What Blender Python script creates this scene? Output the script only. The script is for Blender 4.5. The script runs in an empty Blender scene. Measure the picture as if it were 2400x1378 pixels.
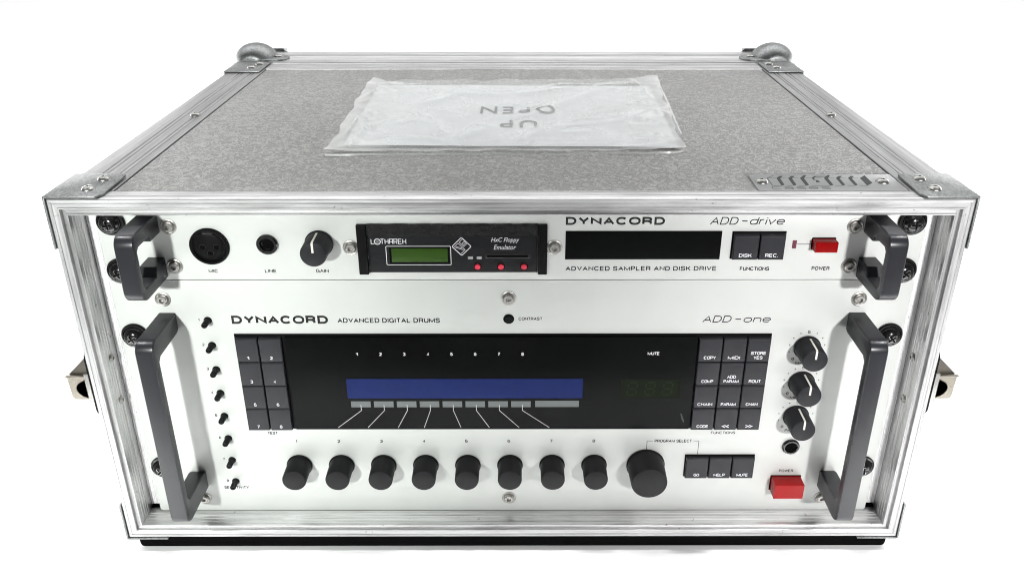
import bpy, bmesh, math, random
from mathutils import Vector, Matrix, noise
random.seed(7)
MM = 0.001
S = bpy.context.scene
COL = S.collection

# ------------------------------------------------------------------ camera
cam_d = bpy.data.cameras.new("camera")
cam = bpy.data.objects.new("camera", cam_d)
COL.objects.link(cam)
S.camera = cam
cam.location = (3.605*MM, -415.70*MM, 404.18*MM)
PITCH, YAW, ROLL = -0.4053, 0.0026, 0.0006
fw = Vector((math.sin(YAW)*math.cos(PITCH), math.cos(YAW)*math.cos(PITCH), math.sin(PITCH)))
rt = Vector((math.cos(YAW), -math.sin(YAW), 0))
up = rt.cross(fw)
r2 = rt*math.cos(ROLL) + up*math.sin(ROLL)
u2 = -rt*math.sin(ROLL) + up*math.cos(ROLL)
cam.rotation_euler = Matrix((r2, u2, -fw)).transposed().to_euler()
cam_d.sensor_width = 36
cam_d.lens = 1890.66/2400*36
cam_d.shift_x = -19.23/2400
cam_d.shift_y = -184.89/2400
cam_d.clip_start = 0.01
cam_d.clip_end = 100

# ------------------------------------------------------------------ light
W = bpy.data.worlds.new("World"); S.world = W; W.use_nodes = True
bg = W.node_tree.nodes["Background"]
bg.inputs[0].default_value = (0.96, 0.98, 1.0, 1)
bg.inputs[1].default_value = 0.09
S.view_settings.view_transform = 'Standard'
S.view_settings.look = 'None'
S.view_settings.exposure = 0
S.view_settings.gamma = 1
try: S.cycles.filter_width = 1.0
except Exception: pass

GZM = -0.023
def aim(o, target):
    d = Vector(target) - o.location
    o.rotation_euler = d.to_track_quat('-Z', 'Y').to_euler()

def spot(name, loc, target, power, size, radius, blend, color=(1, 1, 1)):
    l = bpy.data.lights.new(name, 'SPOT'); l.energy = power; l.spot_size = math.radians(size)
    l.spot_blend = blend; l.shadow_soft_size = radius; l.color = color
    o = bpy.data.objects.new(name, l); COL.objects.link(o); o.location = loc; aim(o, target)
    return o

def area(name, loc, target, power, sx, sy, color=(1, 1, 1)):
    l = bpy.data.lights.new(name, 'AREA'); l.shape = 'RECTANGLE'; l.size = sx; l.size_y = sy
    l.energy = power; l.color = color
    o = bpy.data.objects.new(name, l); COL.objects.link(o); o.location = loc; aim(o, target)
    return o

spot("key_lamp", (-0.33, -0.72, 0.385), (-0.33, 0.013, 0.10), 35, 60, 0.026, 1.0, (0.97, 1.0, 0.97))
spot("key_lamp", (0.385, -0.74, 0.385), (0.36, 0.013, 0.10), 35, 60, 0.026, 1.0, (1.0, 0.99, 0.99))
area("added_overhead_light", (0, 1.05, 2.0), (0, 0.75, 0), 20, 3.4, 0.8)  # added overhead light, unseen, to keep the floor evenly white
area("added_floor_light", (-0.80, 0.78, 0.27), (-0.43, 0.78, GZM), 6.5, 1.24, 0.10)  # added pair beside the case, out of frame, whitening the floor
area("added_floor_light", (0.80, 0.78, 0.27), (0.43, 0.78, GZM), 6.5, 1.24, 0.10)
for sx in (-1, 1):      # added strips whitening the floor in front of the case, crossing from both sides
    strip = area("added_floor_strip_light", (sx*0.60, -0.105, 1.15), (0, -0.105, 0), 1.45, 1.3, 0.12)
    strip.rotation_euler = (0, sx*math.radians(27.5), 0)
    strip.data.spread = math.radians(9)
area("added_backdrop_light", (0, 1.3, 2.0), (0, 1.7, 0), 62, 6.8, 1.0)  # added unseen light that whitens the backdrop

# ------------------------------------------------------------------ materials
def new_mat(name):
    m = bpy.data.materials.new(name); m.use_nodes = True
    return m, m.node_tree.nodes, m.node_tree.links, m.node_tree.nodes["Principled BSDF"]

def simple(name, col, rough=0.5, metal=0.0, spec=0.5, bump=0.0, scale=900, var=0.0, coat=0.0, vscale=40):
    m, N, L, b = new_mat(name)
    b.inputs["Base Color"].default_value = (*col, 1)
    b.inputs["Roughness"].default_value = rough
    b.inputs["Metallic"].default_value = metal
    b.inputs["Specular IOR Level"].default_value = spec
    if coat: b.inputs["Coat Weight"].default_value = coat; b.inputs["Coat Roughness"].default_value = 0.08
    tc = N.new("ShaderNodeTexCoord")
    n = N.new("ShaderNodeTexNoise"); n.inputs["Scale"].default_value = scale; n.inputs["Detail"].default_value = 4
    L.new(tc.outputs["Object"], n.inputs["Vector"])
    mr = N.new("ShaderNodeMapRange"); mr.inputs["To Min"].default_value = max(0.02, rough-0.07); mr.inputs["To Max"].default_value = rough+0.07
    L.new(n.outputs["Fac"], mr.inputs["Value"]); L.new(mr.outputs[0], b.inputs["Roughness"])
    if bump:
        bp = N.new("ShaderNodeBump"); bp.inputs["Strength"].default_value = 0.5; bp.inputs["Distance"].default_value = bump*MM
        L.new(n.outputs["Fac"], bp.inputs["Height"]); L.new(bp.outputs[0], b.inputs["Normal"])
    if var:
        n2 = N.new("ShaderNodeTexNoise"); n2.inputs["Scale"].default_value = vscale; n2.inputs["Detail"].default_value = 6
        L.new(tc.outputs["Object"], n2.inputs["Vector"])
        mx = N.new("ShaderNodeMix"); mx.data_type = 'RGBA'
        mx.inputs["A"].default_value = (*[c*(1-var) for c in col], 1); mx.inputs["B"].default_value = (*[min(1, c*(1+var)) for c in col], 1)
        L.new(n2.outputs["Fac"], mx.inputs["Factor"]); L.new(mx.outputs["Result"], b.inputs["Base Color"])
    return m

def brushed(name, axis, lo, hi, rough, smudge=0.5, tint=(1, 1, 1), lines=1.0):
    """extruded aluminium: drawn lines along one axis, handling marks, grime and dents"""
    m, N, L, b = new_mat(name)
    b.inputs["Metallic"].default_value = 1
    tc = N.new("ShaderNodeTexCoord")
    mp = N.new("ShaderNodeMapping"); sc = [900, 900, 900]; sc[axis] = 6 if lines == 1.0 else 500
    mp.inputs["Scale"].default_value = sc
    L.new(tc.outputs["Object"], mp.inputs["Vector"])
    n = N.new("ShaderNodeTexNoise"); n.inputs["Scale"].default_value = 1; n.inputs["Detail"].default_value = 5
    L.new(mp.outputs[0], n.inputs["Vector"])
    mp2 = N.new("ShaderNodeMapping"); s2 = [200, 200, 200]; s2[axis] = 18
    if lines != 1.0: s2 = [70, 70, 70]
    mp2.inputs["Scale"].default_value = s2
    L.new(tc.outputs["Object"], mp2.inputs["Vector"])
    n2 = N.new("ShaderNodeTexNoise"); n2.inputs["Scale"].default_value = 1; n2.inputs["Detail"].default_value = 7; n2.inputs["Roughness"].default_value = 0.65
    L.new(mp2.outputs[0], n2.inputs["Vector"])
    cr = N.new("ShaderNodeValToRGB")
    cr.color_ramp.elements[0].position = 0.37; cr.color_ramp.elements[0].color = (lo*tint[0], lo*tint[1], lo*tint[2], 1)
    cr.color_ramp.elements[1].position = 0.58; cr.color_ramp.elements[1].color = (hi*tint[0], hi*tint[1], hi*tint[2], 1)
    mixf = N.new("ShaderNodeMath"); mixf.operation = 'MULTIPLY_ADD'; mixf.inputs[1].default_value = 0.55
    m2 = N.new("ShaderNodeMath"); m2.operation = 'MULTIPLY'; m2.inputs[1].default_value = 0.45
    L.new(n2.outputs["Fac"], m2.inputs[0]); L.new(n.outputs["Fac"], mixf.inputs[0]); L.new(m2.outputs[0], mixf.inputs[2])
    L.new(mixf.outputs[0], cr.inputs[0])
    # dark grime specks
    v = N.new("ShaderNodeTexNoise"); v.inputs["Scale"].default_value = 240; v.inputs["Detail"].default_value = 3
    L.new(tc.outputs["Object"], v.inputs["Vector"])
    g = N.new("ShaderNodeMapRange"); g.inputs["From Min"].default_value = 0.69; g.inputs["From Max"].default_value = 0.76; g.clamp = True
    L.new(v.outputs["Fac"], g.inputs["Value"])
    gm = N.new("ShaderNodeMath"); gm.operation = 'MULTIPLY'; gm.inputs[1].default_value = smudge; L.new(g.outputs[0], gm.inputs[0])
    mx = N.new("ShaderNodeMix"); mx.data_type = 'RGBA'; mx.inputs["B"].default_value = (0.12, 0.115, 0.11, 1)
    L.new(gm.outputs[0], mx.inputs["Factor"]); L.new(cr.outputs[0], mx.inputs["A"]); L.new(mx.outputs["Result"], b.inputs["Base Color"])
    mr = N.new("ShaderNodeMapRange"); mr.inputs["To Min"].default_value = rough-0.12; mr.inputs["To Max"].default_value = rough+0.14
    L.new(n2.outputs["Fac"], mr.inputs["Value"]); L.new(mr.outputs[0], b.inputs["Roughness"])
    bp = N.new("ShaderNodeBump"); bp.inputs["Strength"].default_value = 0.25*lines; bp.inputs["Distance"].default_value = 0.05*MM
    L.new(mixf.outputs[0], bp.inputs["Height"]); L.new(bp.outputs[0], b.inputs["Normal"])
    return m

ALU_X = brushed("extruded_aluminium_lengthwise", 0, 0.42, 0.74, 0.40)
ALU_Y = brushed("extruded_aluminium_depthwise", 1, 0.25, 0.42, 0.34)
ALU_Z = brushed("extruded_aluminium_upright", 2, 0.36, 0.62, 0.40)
RAILM = brushed("milled_aluminium_rail", 2, 0.74, 0.93, 0.66)
ZINC = brushed("zinc_plated_steel", 1, 0.15, 0.30, 0.46, 0.15, (0.97, 1.0, 1.0), 0.3)
RIVET = simple("dull_rivet_steel", (0.33, 0.33, 0.315), 0.40, 1.0, var=0.2)
NICKEL = simple("warm_nickel_plate", (0.22, 0.205, 0.175), 0.30, 1.0, var=0.2)
CHROME = simple("polished_steel", (0.40, 0.39, 0.37), 0.38, 1.0, var=0.1)
PANEL = simple("silver_painted_faceplate", (0.585, 0.60, 0.58), 0.42, 0.15, 0.35, bump=0.015, scale=2500, var=0.045)
ANOD = simple("dark_anodised_aluminium", (0.0135, 0.0140, 0.0170), 0.30, 0.0, 0.3, bump=0.012, scale=3500, var=0.10)
KNOB = simple("soft_black_knob_plastic", (0.0045, 0.0045, 0.0052), 0.50, 0.0, 0.16, bump=0.012, scale=3000, var=0.15)
KNOBG = simple("charcoal_knob_plastic", (0.013, 0.0135, 0.0155), 0.50, 0.0, 0.16, bump=0.012, scale=3000, var=0.10)
KEYM = simple("slate_key_plastic", (0.018, 0.0185, 0.0215), 0.45, 0.0, 0.18, bump=0.03, scale=1500, var=0.08)
BLK = simple("black_plastic", (0.004, 0.004, 0.0044), 0.45, 0.0, 0.06, var=0.2)
BLKGL = simple("glossy_black_coating", (0.006, 0.006, 0.006), 0.16, 0.0, 0.5)
GLASS = simple("smoked_display_glass", (0.0042, 0.0045, 0.0045), 0.12, 0.0, 0.03, scale=60, var=1.0, vscale=11)  # uneven tone puts soft reflections into the base colour
FACIA = simple("dark_grey_facia", (0.008, 0.0085, 0.0095), 0.50, 0.0, 0.12, bump=0.01)
GLINT = simple("painted_glint", (0.35, 0.35, 0.35), 0.25, 1.0)  # pale metal for glints drawn along the screw recess
VOID = simple("unlit_interior_black", (0.004, 0.004, 0.004), 0.9, 0.0, 0.0)
RED = simple("glossy_red_plastic", (0.21, 0.0008, 0.0012), 0.20, 0.0, 0.14)
REDB = simple("pink_red_button_plastic", (0.62, 0.03, 0.06), 0.35, 0.0, 0.5)
REDLED = simple("dark_red_lens", (0.11, 0.02, 0.035), 0.3, 0.0, 0.5)
INK = simple("black_screen_print", (0.010, 0.010, 0.011), 0.6, 0.0, 0.2)
WINK = simple("white_screen_print", (0.60, 0.60, 0.62), 0.6, 0.0, 0.2)
GINK = simple("grey_screen_print", (0.12, 0.13, 0.13), 0.6, 0.0, 0.2)
LOGOINK = simple("dark_grey_etched_print", (0.035, 0.037, 0.04), 0.5, 0.0, 0.2)
BLUELCD = simple("blue_liquid_crystal", (0.0035, 0.011, 0.075), 0.20, 0.0, 0.08, scale=40, var=0.55, vscale=9)  # patchy lighter blue, reflection painted into the colour
GREENLCD = simple("green_liquid_crystal", (0.020, 0.055, 0.002), 0.25, 0.0, 0.30, scale=40, var=0.15)
DIMSEG = simple("unlit_segment_display", (0.006, 0.0085, 0.0045), 0.3, 0.0, 0.03)
DIMDIG = simple("unlit_segment_digit", (0.013, 0.018, 0.009), 0.3, 0.0, 0.03)
CREAM = simple("cream_pointer_paint", (0.68, 0.66, 0.60), 0.5)
LEDG = simple("milky_led_lens", (0.30, 0.31, 0.31), 0.3)
TAPE = simple("creased_black_tape", (0.006, 0.006, 0.0065), 0.28, 0.0, 0.35, bump=0.6, scale=260, var=0.3)
TEXTINK = simple("grey_marker_print", (0.16, 0.16, 0.17), 0.7, 0.0, 0.2)

def hammered():
    m, N, L, b = new_mat("grey_hammered_laminate")
    tc = N.new("ShaderNodeTexCoord")
    n0 = N.new("ShaderNodeTexNoise"); n0.inputs["Scale"].default_value = 235; n0.inputs["Detail"].default_value = 3
    n0.inputs["Distortion"].default_value = 0.9
    L.new(tc.outputs["Object"], n0.inputs["Vector"])
    # ridged squiggles
    ab = N.new("ShaderNodeMath"); ab.operation = 'SUBTRACT'; ab.inputs[1].default_value = 0.5; L.new(n0.outputs["Fac"], ab.inputs[0])
    a2 = N.new("ShaderNodeMath"); a2.operation = 'ABSOLUTE'; L.new(ab.outputs[0], a2.inputs[0])
    mr = N.new("ShaderNodeMapRange"); mr.inputs["From Max"].default_value = 0.09; mr.inputs["To Min"].default_value = 1; mr.inputs["To Max"].default_value = 0
    L.new(a2.outputs[0], mr.inputs["Value"])
    nb = N.new("ShaderNodeTexNoise"); nb.inputs["Scale"].default_value = 9; nb.inputs["Detail"].default_value = 5
    L.new(tc.outputs["Object"], nb.inputs["Vector"])
    cr = N.new("ShaderNodeValToRGB")
    cr.color_ramp.elements[0].color = (0.27, 0.271, 0.265, 1); cr.color_ramp.elements[1].color = (0.47, 0.47, 0.462, 1)
    L.new(mr.outputs[0], cr.inputs[0])
    mx = N.new("ShaderNodeMix"); mx.data_type = 'RGBA'; mx.blend_type = 'MULTIPLY'; mx.inputs["Factor"].default_value = 1
    c2 = N.new("ShaderNodeValToRGB"); c2.color_ramp.elements[0].position = 0.3; c2.color_ramp.elements[0].color = (0.88, 0.86, 0.85, 1)
    c2.color_ramp.elements[1].position = 0.65; c2.color_ramp.elements[1].color = (1, 1, 1, 1)
    L.new(nb.outputs["Fac"], c2.inputs[0]); L.new(cr.outputs[0], mx.inputs["A"]); L.new(c2.outputs[0], mx.inputs["B"])
    L.new(mx.outputs["Result"], b.inputs["Base Color"])
    b.inputs["Roughness"].default_value = 0.5
    b.inputs["Specular IOR Level"].default_value = 0.45
    bp = N.new("ShaderNodeBump"); bp.inputs["Strength"].default_value = 0.95; bp.inputs["Distance"].default_value = 0.45*MM
    L.new(mr.outputs[0], bp.inputs["Height"]); L.new(bp.outputs[0], b.inputs["Normal"])
    return m
LAM = hammered()

def white_floor():
    m, N, L, b = new_mat("white_studio_paper")
    tc = N.new("ShaderNodeTexCoord")
    n = N.new("ShaderNodeTexNoise"); n.inputs["Scale"].default_value = 6; L.new(tc.outputs["Object"], n.inputs["Vector"])
    cr = N.new("ShaderNodeValToRGB"); cr.color_ramp.elements[0].color = (0.90, 0.90, 0.90, 1); cr.color_ramp.elements[1].color = (0.93, 0.93, 0.93, 1)
    L.new(n.outputs["Fac"], cr.inputs[0]); L.new(cr.outputs[0], b.inputs["Base Color"])
    b.inputs["Roughness"].default_value = 0.95; b.inputs["Specular IOR Level"].default_value = 0.0
    return m
FLOOR = white_floor()

def plastic_film():
    m, N, L, b = new_mat("milky_clear_plastic_film")
    out = N["Material Output"]
    b.inputs["Base Color"].default_value = (0.84, 0.85, 0.84, 1); b.inputs["Roughness"].default_value = 0.2
    tr = N.new("ShaderNodeBsdfTransparent"); tr.inputs[0].default_value = (0.97, 0.98, 0.97, 1)
    mx = N.new("ShaderNodeMixShader")
    tc = N.new("ShaderNodeTexCoord")
    n = N.new("ShaderNodeTexNoise"); n.inputs["Scale"].default_value = 55; n.inputs["Detail"].default_value = 6
    L.new(tc.outputs["Object"], n.inputs["Vector"])
    lw = N.new("ShaderNodeLayerWeight"); lw.inputs[0].default_value = 0.35
    mr = N.new("ShaderNodeMapRange"); mr.inputs["From Min"].default_value = 0.35; mr.inputs["From Max"].default_value = 0.75
    mr.inputs["To Min"].default_value = 0.10; mr.inputs["To Max"].default_value = 0.20
    L.new(n.outputs["Fac"], mr.inputs["Value"])
    ad = N.new("ShaderNodeMath"); ad.operation = 'MULTIPLY_ADD'; ad.inputs[1].default_value = 0.35; ad.use_clamp = True
    L.new(lw.outputs["Facing"], ad.inputs[0])
    sx = N.new("ShaderNodeSeparateXYZ"); L.new(tc.outputs["Object"], sx.inputs[0])
    ax = N.new("ShaderNodeMath"); ax.operation = 'ABSOLUTE'; L.new(sx.outputs[0], ax.inputs[0])
    n3 = N.new("ShaderNodeTexNoise"); n3.inputs["Scale"].default_value = 30; L.new(tc.outputs["Object"], n3.inputs["Vector"])
    wob = N.new("ShaderNodeMath"); wob.operation = 'MULTIPLY_ADD'; wob.inputs[1].default_value = 0.05; L.new(n3.outputs["Fac"], wob.inputs[0]); L.new(ax.outputs[0], wob.inputs[2])
    bun = N.new("ShaderNodeMapRange"); bun.inputs["From Min"].default_value = 0.105; bun.inputs["From Max"].default_value = 0.145
    bun.inputs["To Max"].default_value = 0.30; L.new(wob.outputs[0], bun.inputs["Value"])
    sm = N.new("ShaderNodeMath"); sm.operation = 'ADD'; L.new(bun.outputs[0], sm.inputs[0]); L.new(mr.outputs[0], sm.inputs[1])
    L.new(sm.outputs[0], ad.inputs[2])
    L.new(ad.outputs[0], mx.inputs[0]); L.new(tr.outputs[0], mx.inputs[1]); L.new(b.outputs[0], mx.inputs[2])
    L.new(mx.outputs[0], out.inputs["Surface"])
    return m
FILM = plastic_film()
PAPER = simple("white_paper", (0.78, 0.785, 0.81), 0.8, 0.0, 0.1, var=0.02)

# ------------------------------------------------------------------ helpers (millimetres in, metres out)
WORLD = {}
def empty(name, loc, label, cat, group=None):
    o = bpy.data.objects.new(name, None); COL.objects.link(o)
    o.empty_display_size = 0.02
    o.location = Vector(loc)*MM; WORLD[o.name] = Vector(loc)
    o["label"] = label; o["category"] = cat
    if group: o["group"] = group
    return o

def link(name, me, mat, parent=None, loc=(0, 0, 0), label=None):
    o = bpy.data.objects.new(name, me); COL.objects.link(o)
    if me.materials: pass
    elif mat: me.materials.append(mat)
    WORLD[o.name] = Vector(loc)
    if parent is not None:
        o.parent = parent; o.location = (Vector(loc) - WORLD[parent.name])*MM
    else:
        o.location = Vector(loc)*MM
    if label: o["label"] = label
    return o

def finish(bm, name, mat, parent, loc=(0, 0, 0), smooth=False, label=None, bevel=0, seg=2, recalc=True):
    """bm holds world millimetre coordinates; origin moves to loc"""
    if bevel:
        bmesh.ops.bevel(bm, geom=list(bm.edges), offset=bevel, segments=seg, affect='EDGES', profile=0.6, clamp_overlap=True)
    if recalc: bmesh.ops.recalc_face_normals(bm, faces=bm.faces)
    for v in bm.verts: v.co = (v.co - Vector(loc))*MM
    me = bpy.data.meshes.new(name); bm.to_mesh(me); bm.free()
    if smooth:
        me.shade_smooth()
        try: me.set_sharp_from_angle(angle=math.radians(32))
        except Exception: pass
    return link(name, me, mat, parent, loc, label)

def add_box(bm, x0, x1, y0, y1, z0, z1):
    vs = [bm.verts.new(p) for p in ((x0,y0,z0),(x1,y0,z0),(x1,y1,z0),(x0,y1,z0),(x0,y0,z1),(x1,y0,z1),(x1,y1,z1),(x0,y1,z1))]
    for f in ((0,3,2,1),(4,5,6,7),(0,1,5,4),(1,2,6,5),(2,3,7,6),(3,0,4,7)): bm.faces.new([vs[i] for i in f])
    return vs

def box(name, x0, x1, y0, y1, z0, z1, mat, parent, bevel=0.3, label=None, seg=2):
    bm = bmesh.new(); add_box(bm, x0, x1, y0, y1, z0, z1)
    c = ((x0+x1)/2, (y0+y1)/2, (z0+z1)/2)
    return finish(bm, name, mat, parent, c, bevel=bevel, label=label, smooth=bevel > 0, seg=seg)

def lathe_bm(prof, segs=40, sx=1.0):
    """profile of (radius, distance out towards -y)"""
    bm = bmesh.new(); rings = []
    for r, h in prof:
        if r < 1e-6: rings.append([bm.verts.new((0, -h, 0))])
        else: rings.append([bm.verts.new((r*math.cos(2*math.pi*i/segs), -h, r*math.sin(2*math.pi*i/segs))) for i in range(segs)])
    for a, b in zip(rings, rings[1:]):
        for i in range(segs):
            j = (i+1) % segs
            if len(a) == 1 and len(b) == 1: continue
            if len(a) == 1: bm.faces.new((a[0], b[j], b[i]))
            elif len(b) == 1: bm.faces.new((a[i], a[j], b[0]))
            else: bm.faces.new((a[i], a[j], b[j], b[i]))
    return bm

def lathe(name, prof, mat, parent, loc, segs=40, axis='y', label=None, rot=0.0):
    bm = lathe_bm(prof, segs)
    if rot: bmesh.ops.rotate(bm, verts=bm.verts, matrix=Matrix.Rotation(rot, 3, 'Y'))
    if axis == 'z': bmesh.ops.rotate(bm, verts=bm.verts, matrix=Matrix.Rotation(math.radians(-90), 3, 'X'))
    if axis == 'x': bmesh.ops.rotate(bm, verts=bm.verts, matrix=Matrix.Rotation(math.radians(90), 3, 'Z'))   # out = +x
    if axis == '-x': bmesh.ops.rotate(bm, verts=bm.verts, matrix=Matrix.Rotation(math.radians(-90), 3, 'Z'))
    for v in bm.verts: v.co = v.co + Vector(loc)
    return finish(bm, name, mat, parent, loc, smooth=True, label=label)

def prism(name, pts, plane, a, b, mat, parent, bevel=0.0, label=None, holes=None, smooth=True):
    """closed polygon in a plane ('xz','yz','xy') extruded from a to b"""
    def P(p, d):
        return {'xz': (p[0], d, p[1]), 'yz': (d, p[0], p[1]), 'xy': (p[0], p[1], d)}[plane]
    bm = bmesh.new()
    va = [bm.verts.new(P(p, a)) for p in pts]; vb = [bm.verts.new(P(p, b)) for p in pts]
    n = len(pts)
    bm.faces.new(va); bm.faces.new(vb[::-1])
    for i in range(n): bm.faces.new((va[i], vb[i], vb[(i+1) % n], va[(i+1) % n]))
    cx = sum(p[0] for p in pts)/n; cy = sum(p[1] for p in pts)/n
    if bevel:
        bmesh.ops.recalc_face_normals(bm, faces=bm.faces)
    return finish(bm, name, mat, parent, P((cx, cy), (a+b)/2), bevel=bevel, label=label, smooth=smooth)

def rounded(x0, x1, y0, y1, r, n=5, which=(1, 1, 1, 1)):
    out = []
    cs = [(x0+r, y0+r, 180), (x1-r, y0+r, 270), (x1-r, y1-r, 0), (x0+r, y1-r, 90)]
    corner = [(x0, y0), (x1, y0), (x1, y1), (x0, y1)]
    for k, (cx, cy, a0) in enumerate(cs):
        if not which[k]: out.append(corner[k]); continue
        for i in range(n+1):
            a = math.radians(a0 + 90*i/n); out.append((cx+r*math.cos(a), cy+r*math.sin(a)))
    return out

# frames for flat print: origin, unit vectors
def on_panel(y): return (Vector((0, y, 0)), Vector((1, 0, 0)), Vector((0, 0, 1)))
def flat_mesh(name, polys, frame, mat, parent, label=None):
    O, U, V = frame
    bm = bmesh.new(); c = Vector((0, 0, 0)); n = 0
    for p in polys:
        vs = [O + U*a + V*b for a, b in p]
        for v in vs: c += v; n += 1
        f = bm.faces.new([bm.verts.new(v) for v in vs])
    c /= n
    nn = U.cross(V)
    bm.normal_update()
    for f in bm.faces:
        if f.normal.dot(nn) < 0: f.normal_flip()
    return finish(bm, name, mat, parent, tuple(c), recalc=False, label=label)

def ribbon(pts, w, closed=False):
    """mitred stroke as quads"""
    n = len(pts); L, R = [], []
    for i in range(n):
        p = Vector(pts[i])
        a = Vector(pts[i-1]) if (i > 0 or closed) else None
        b = Vector(pts[(i+1) % n]) if (i < n-1 or closed) else None
        d1 = (p-a).normalized() if a is not None else (b-p).normalized()
        d2 = (b-p).normalized() if b is not None else d1
        n1 = Vector((-d1.y, d1.x)); n2 = Vector((-d2.y, d2.x))
        m = (n1+n2)
        if m.length < 1e-6: m = n1
        m.normalize(); k = w/2/max(0.35, m.dot(n1))
        L.append(p+m*k); R.append(p-m*k)
    out = []
    rng = range(n if closed else n-1)
    for i in rng:
        j = (i+1) % n
        out.append([tuple(R[i]), tuple(R[j]), tuple(L[j]), tuple(L[i])])
    return out

def _arc(cx, cy, rx, ry, a0, a1, n=8):
    return [(cx+rx*math.cos(math.radians(a0+(a1-a0)*i/n)), cy+ry*math.sin(math.radians(a0+(a1-a0)*i/n))) for i in range(n+1)]
def _sup(x0, x1, y0, y1, a0, a1, n=14, e=0.88):
    """part of a squarish oval"""
    o = []
    for i in range(n+1):
        a = math.radians(a0+(a1-a0)*i/n); c, d = math.cos(a), math.sin(a)
        o.append(((x0+x1)/2+(x1-x0)/2*math.copysign(abs(c)**e, c), (y0+y1)/2+(y1-y0)/2*math.copysign(abs(d)**e, d)))
    return o
def _glyphs():
    G = {}
    G['A'] = (1.0, [[(0,0),(.5,1),(1,0)], [(.2,.33),(.8,.33)]])
    G['B'] = (.88, [[(0,.5),(0,1),(.58,1)]+_arc(.58,.76,.30,.24,90,-90,6)[1:]+[(0.05,.52)], [(.05,.5),(.6,.5)]+_arc(.60,.25,.34,.25,90,-90,6)[1:]+[(0,0),(0,.5)]])
    G['C'] = (.98, [_sup(0,1,0,1,38,322)])
    G['D'] = (.95, [[(0,0),(0,1),(.5,1)]+_arc(.5,.5,.47,.5,90,-90,10)[1:]+[(0,0)]])
    G['E'] = (.82, [[(.92,1),(0,1),(0,0),(.95,0)], [(.05,.52),(.86,.52)]])
    G['F'] = (.78, [[(.92,1),(0,1),(0,0)], [(.05,.5),(.82,.5)]])
    G['G'] = (1.0, [_sup(0,1,0,1,40,300)+[(.97,.12),(.97,.46),(.58,.46)]])
    G['H'] = (.92, [[(0,0),(0,1)], [(1,0),(1,1)], [(.04,.52),(.96,.52)]])
    G['I'] = (.02, [[(.5,0),(.5,1)]])
    G['K'] = (.92, [[(0,0),(0,1)], [(.05,.36),(.92,1)], [(.36,.60),(1,0)]])
    G['L'] = (.75, [[(0,1),(0,0),(.95,0)]])
    G['M'] = (1.22, [[(0,0),(0,1),(.5,.04),(1,1),(1,0)]])
    G['N'] = (.94, [[(0,0),(0,1),(1,0),(1,1)]])
    G['O'] = (1.04, [_sup(0,1,0,1,90,450,24)])
    G['P'] = (.84, [[(0,0),(0,1),(.6,1)]+_arc(.6,.72,.34,.28,90,-90,6)[1:]+[(.05,.44)]])
    G['R'] = (.90, [[(0,0),(0,1),(.6,1)]+_arc(.6,.74,.32,.26,90,-90,6)[1:]+[(.05,.48)], [(.62,.46),(.88,.36),(.92,0)]])
    G['S'] = (.88, [[(.95,.72)]+_sup(.03,.94,.5,1,20,200,8)+[(.12,.60),(.5,.53),(.86,.44)]+_sup(.0,.98,0,.5,20,-180,8)])
    G['T'] = (.86, [[(0,1),(1,1)], [(.5,.96),(.5,0)]])
    G['U'] = (.90, [[(0,1),(0,.36)]+_sup(0,1,0,.7,180,360,10)[1:]+[(1,1)]])
    G['V'] = (.94, [[(0,1),(.5,0),(1,1)]])
    G['W'] = (1.35, [[(0,1),(.25,0),(.5,.95),(.75,0),(1,1)]])
    G['X'] = (.9, [[(0,0),(1,1)], [(0,1),(1,0)]])
    G['Y'] = (.94, [[(0,1),(.5,.42),(1,1)], [(.5,.44),(.5,0)]])
    G['0'] = (.72, [_sup(0,1,0,1,90,450,20)])
    G['1'] = (.36, [[(0,.72),(.5,.80),(.9,1),(.9,0)]])
    G['2'] = (.72, [_sup(.02,.96,.42,1,170,-30,8)+[(.08,.14),(0,0),(1,0)]])
    G['3'] = (.72, [_sup(.02,.94,.5,1,165,-80,8)+[(.4,.53)], [(.4,.52)]+_sup(0,1,0,.53,75,-170,9)])
    G['4'] = (.76, [[(.72,0),(.72,1),(0,.30),(1,.30)]])
    G['5'] = (.72, [[(.92,1),(.14,1),(.08,.50)]+_sup(0,1,0,.62,125,-165,10)])
    G['6'] = (.72, [_sup(0,.96,0,1,40,180,8)+[(0,.3)]+_sup(0,1,0,.60,180,500,14)])
    G['7'] = (.72, [[(0,1),(1,1),(.45,.40),(.32,0)]])
    G['8'] = (.74, [_sup(.06,.94,.52,1,90,450,16), _sup(0,1,0,.52,90,450,16)])
    G['.'] = (.05, [[(0,0),(0,.12)]])
    G['-'] = (1.1, [[(.22,.48),(.86,.48)]])
    G['d'] = (.92, [_sup(0,1,0,.70,0,360,18), [(1,1.0),(1,0)]])
    G['r'] = (.55, [[(0,.70),(0,0)], [(.0,.42)]+_sup(0,1.4,.1,.70,170,80,5)])
    G['i'] = (.02, [[(.5,.70),(.5,0)], [(.5,.88),(.5,1.0)]])
    G['v'] = (.85, [[(0,.70),(.45,0),(1,.70)]])
    G['e'] = (.92, [[(.02,.36),(.98,.36)]+_sup(0,1,0,.70,8,325,16)])
    G['o'] = (.95, [_sup(0,1,0,.70,90,450,20)])
    G['n'] = (.88, [[(0,.70),(0,0)], [(0,.42)]+_sup(0,1,.1,.70,170,0,8)+[(1,0)]])
    return G
GLY = _glyphs()
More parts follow.
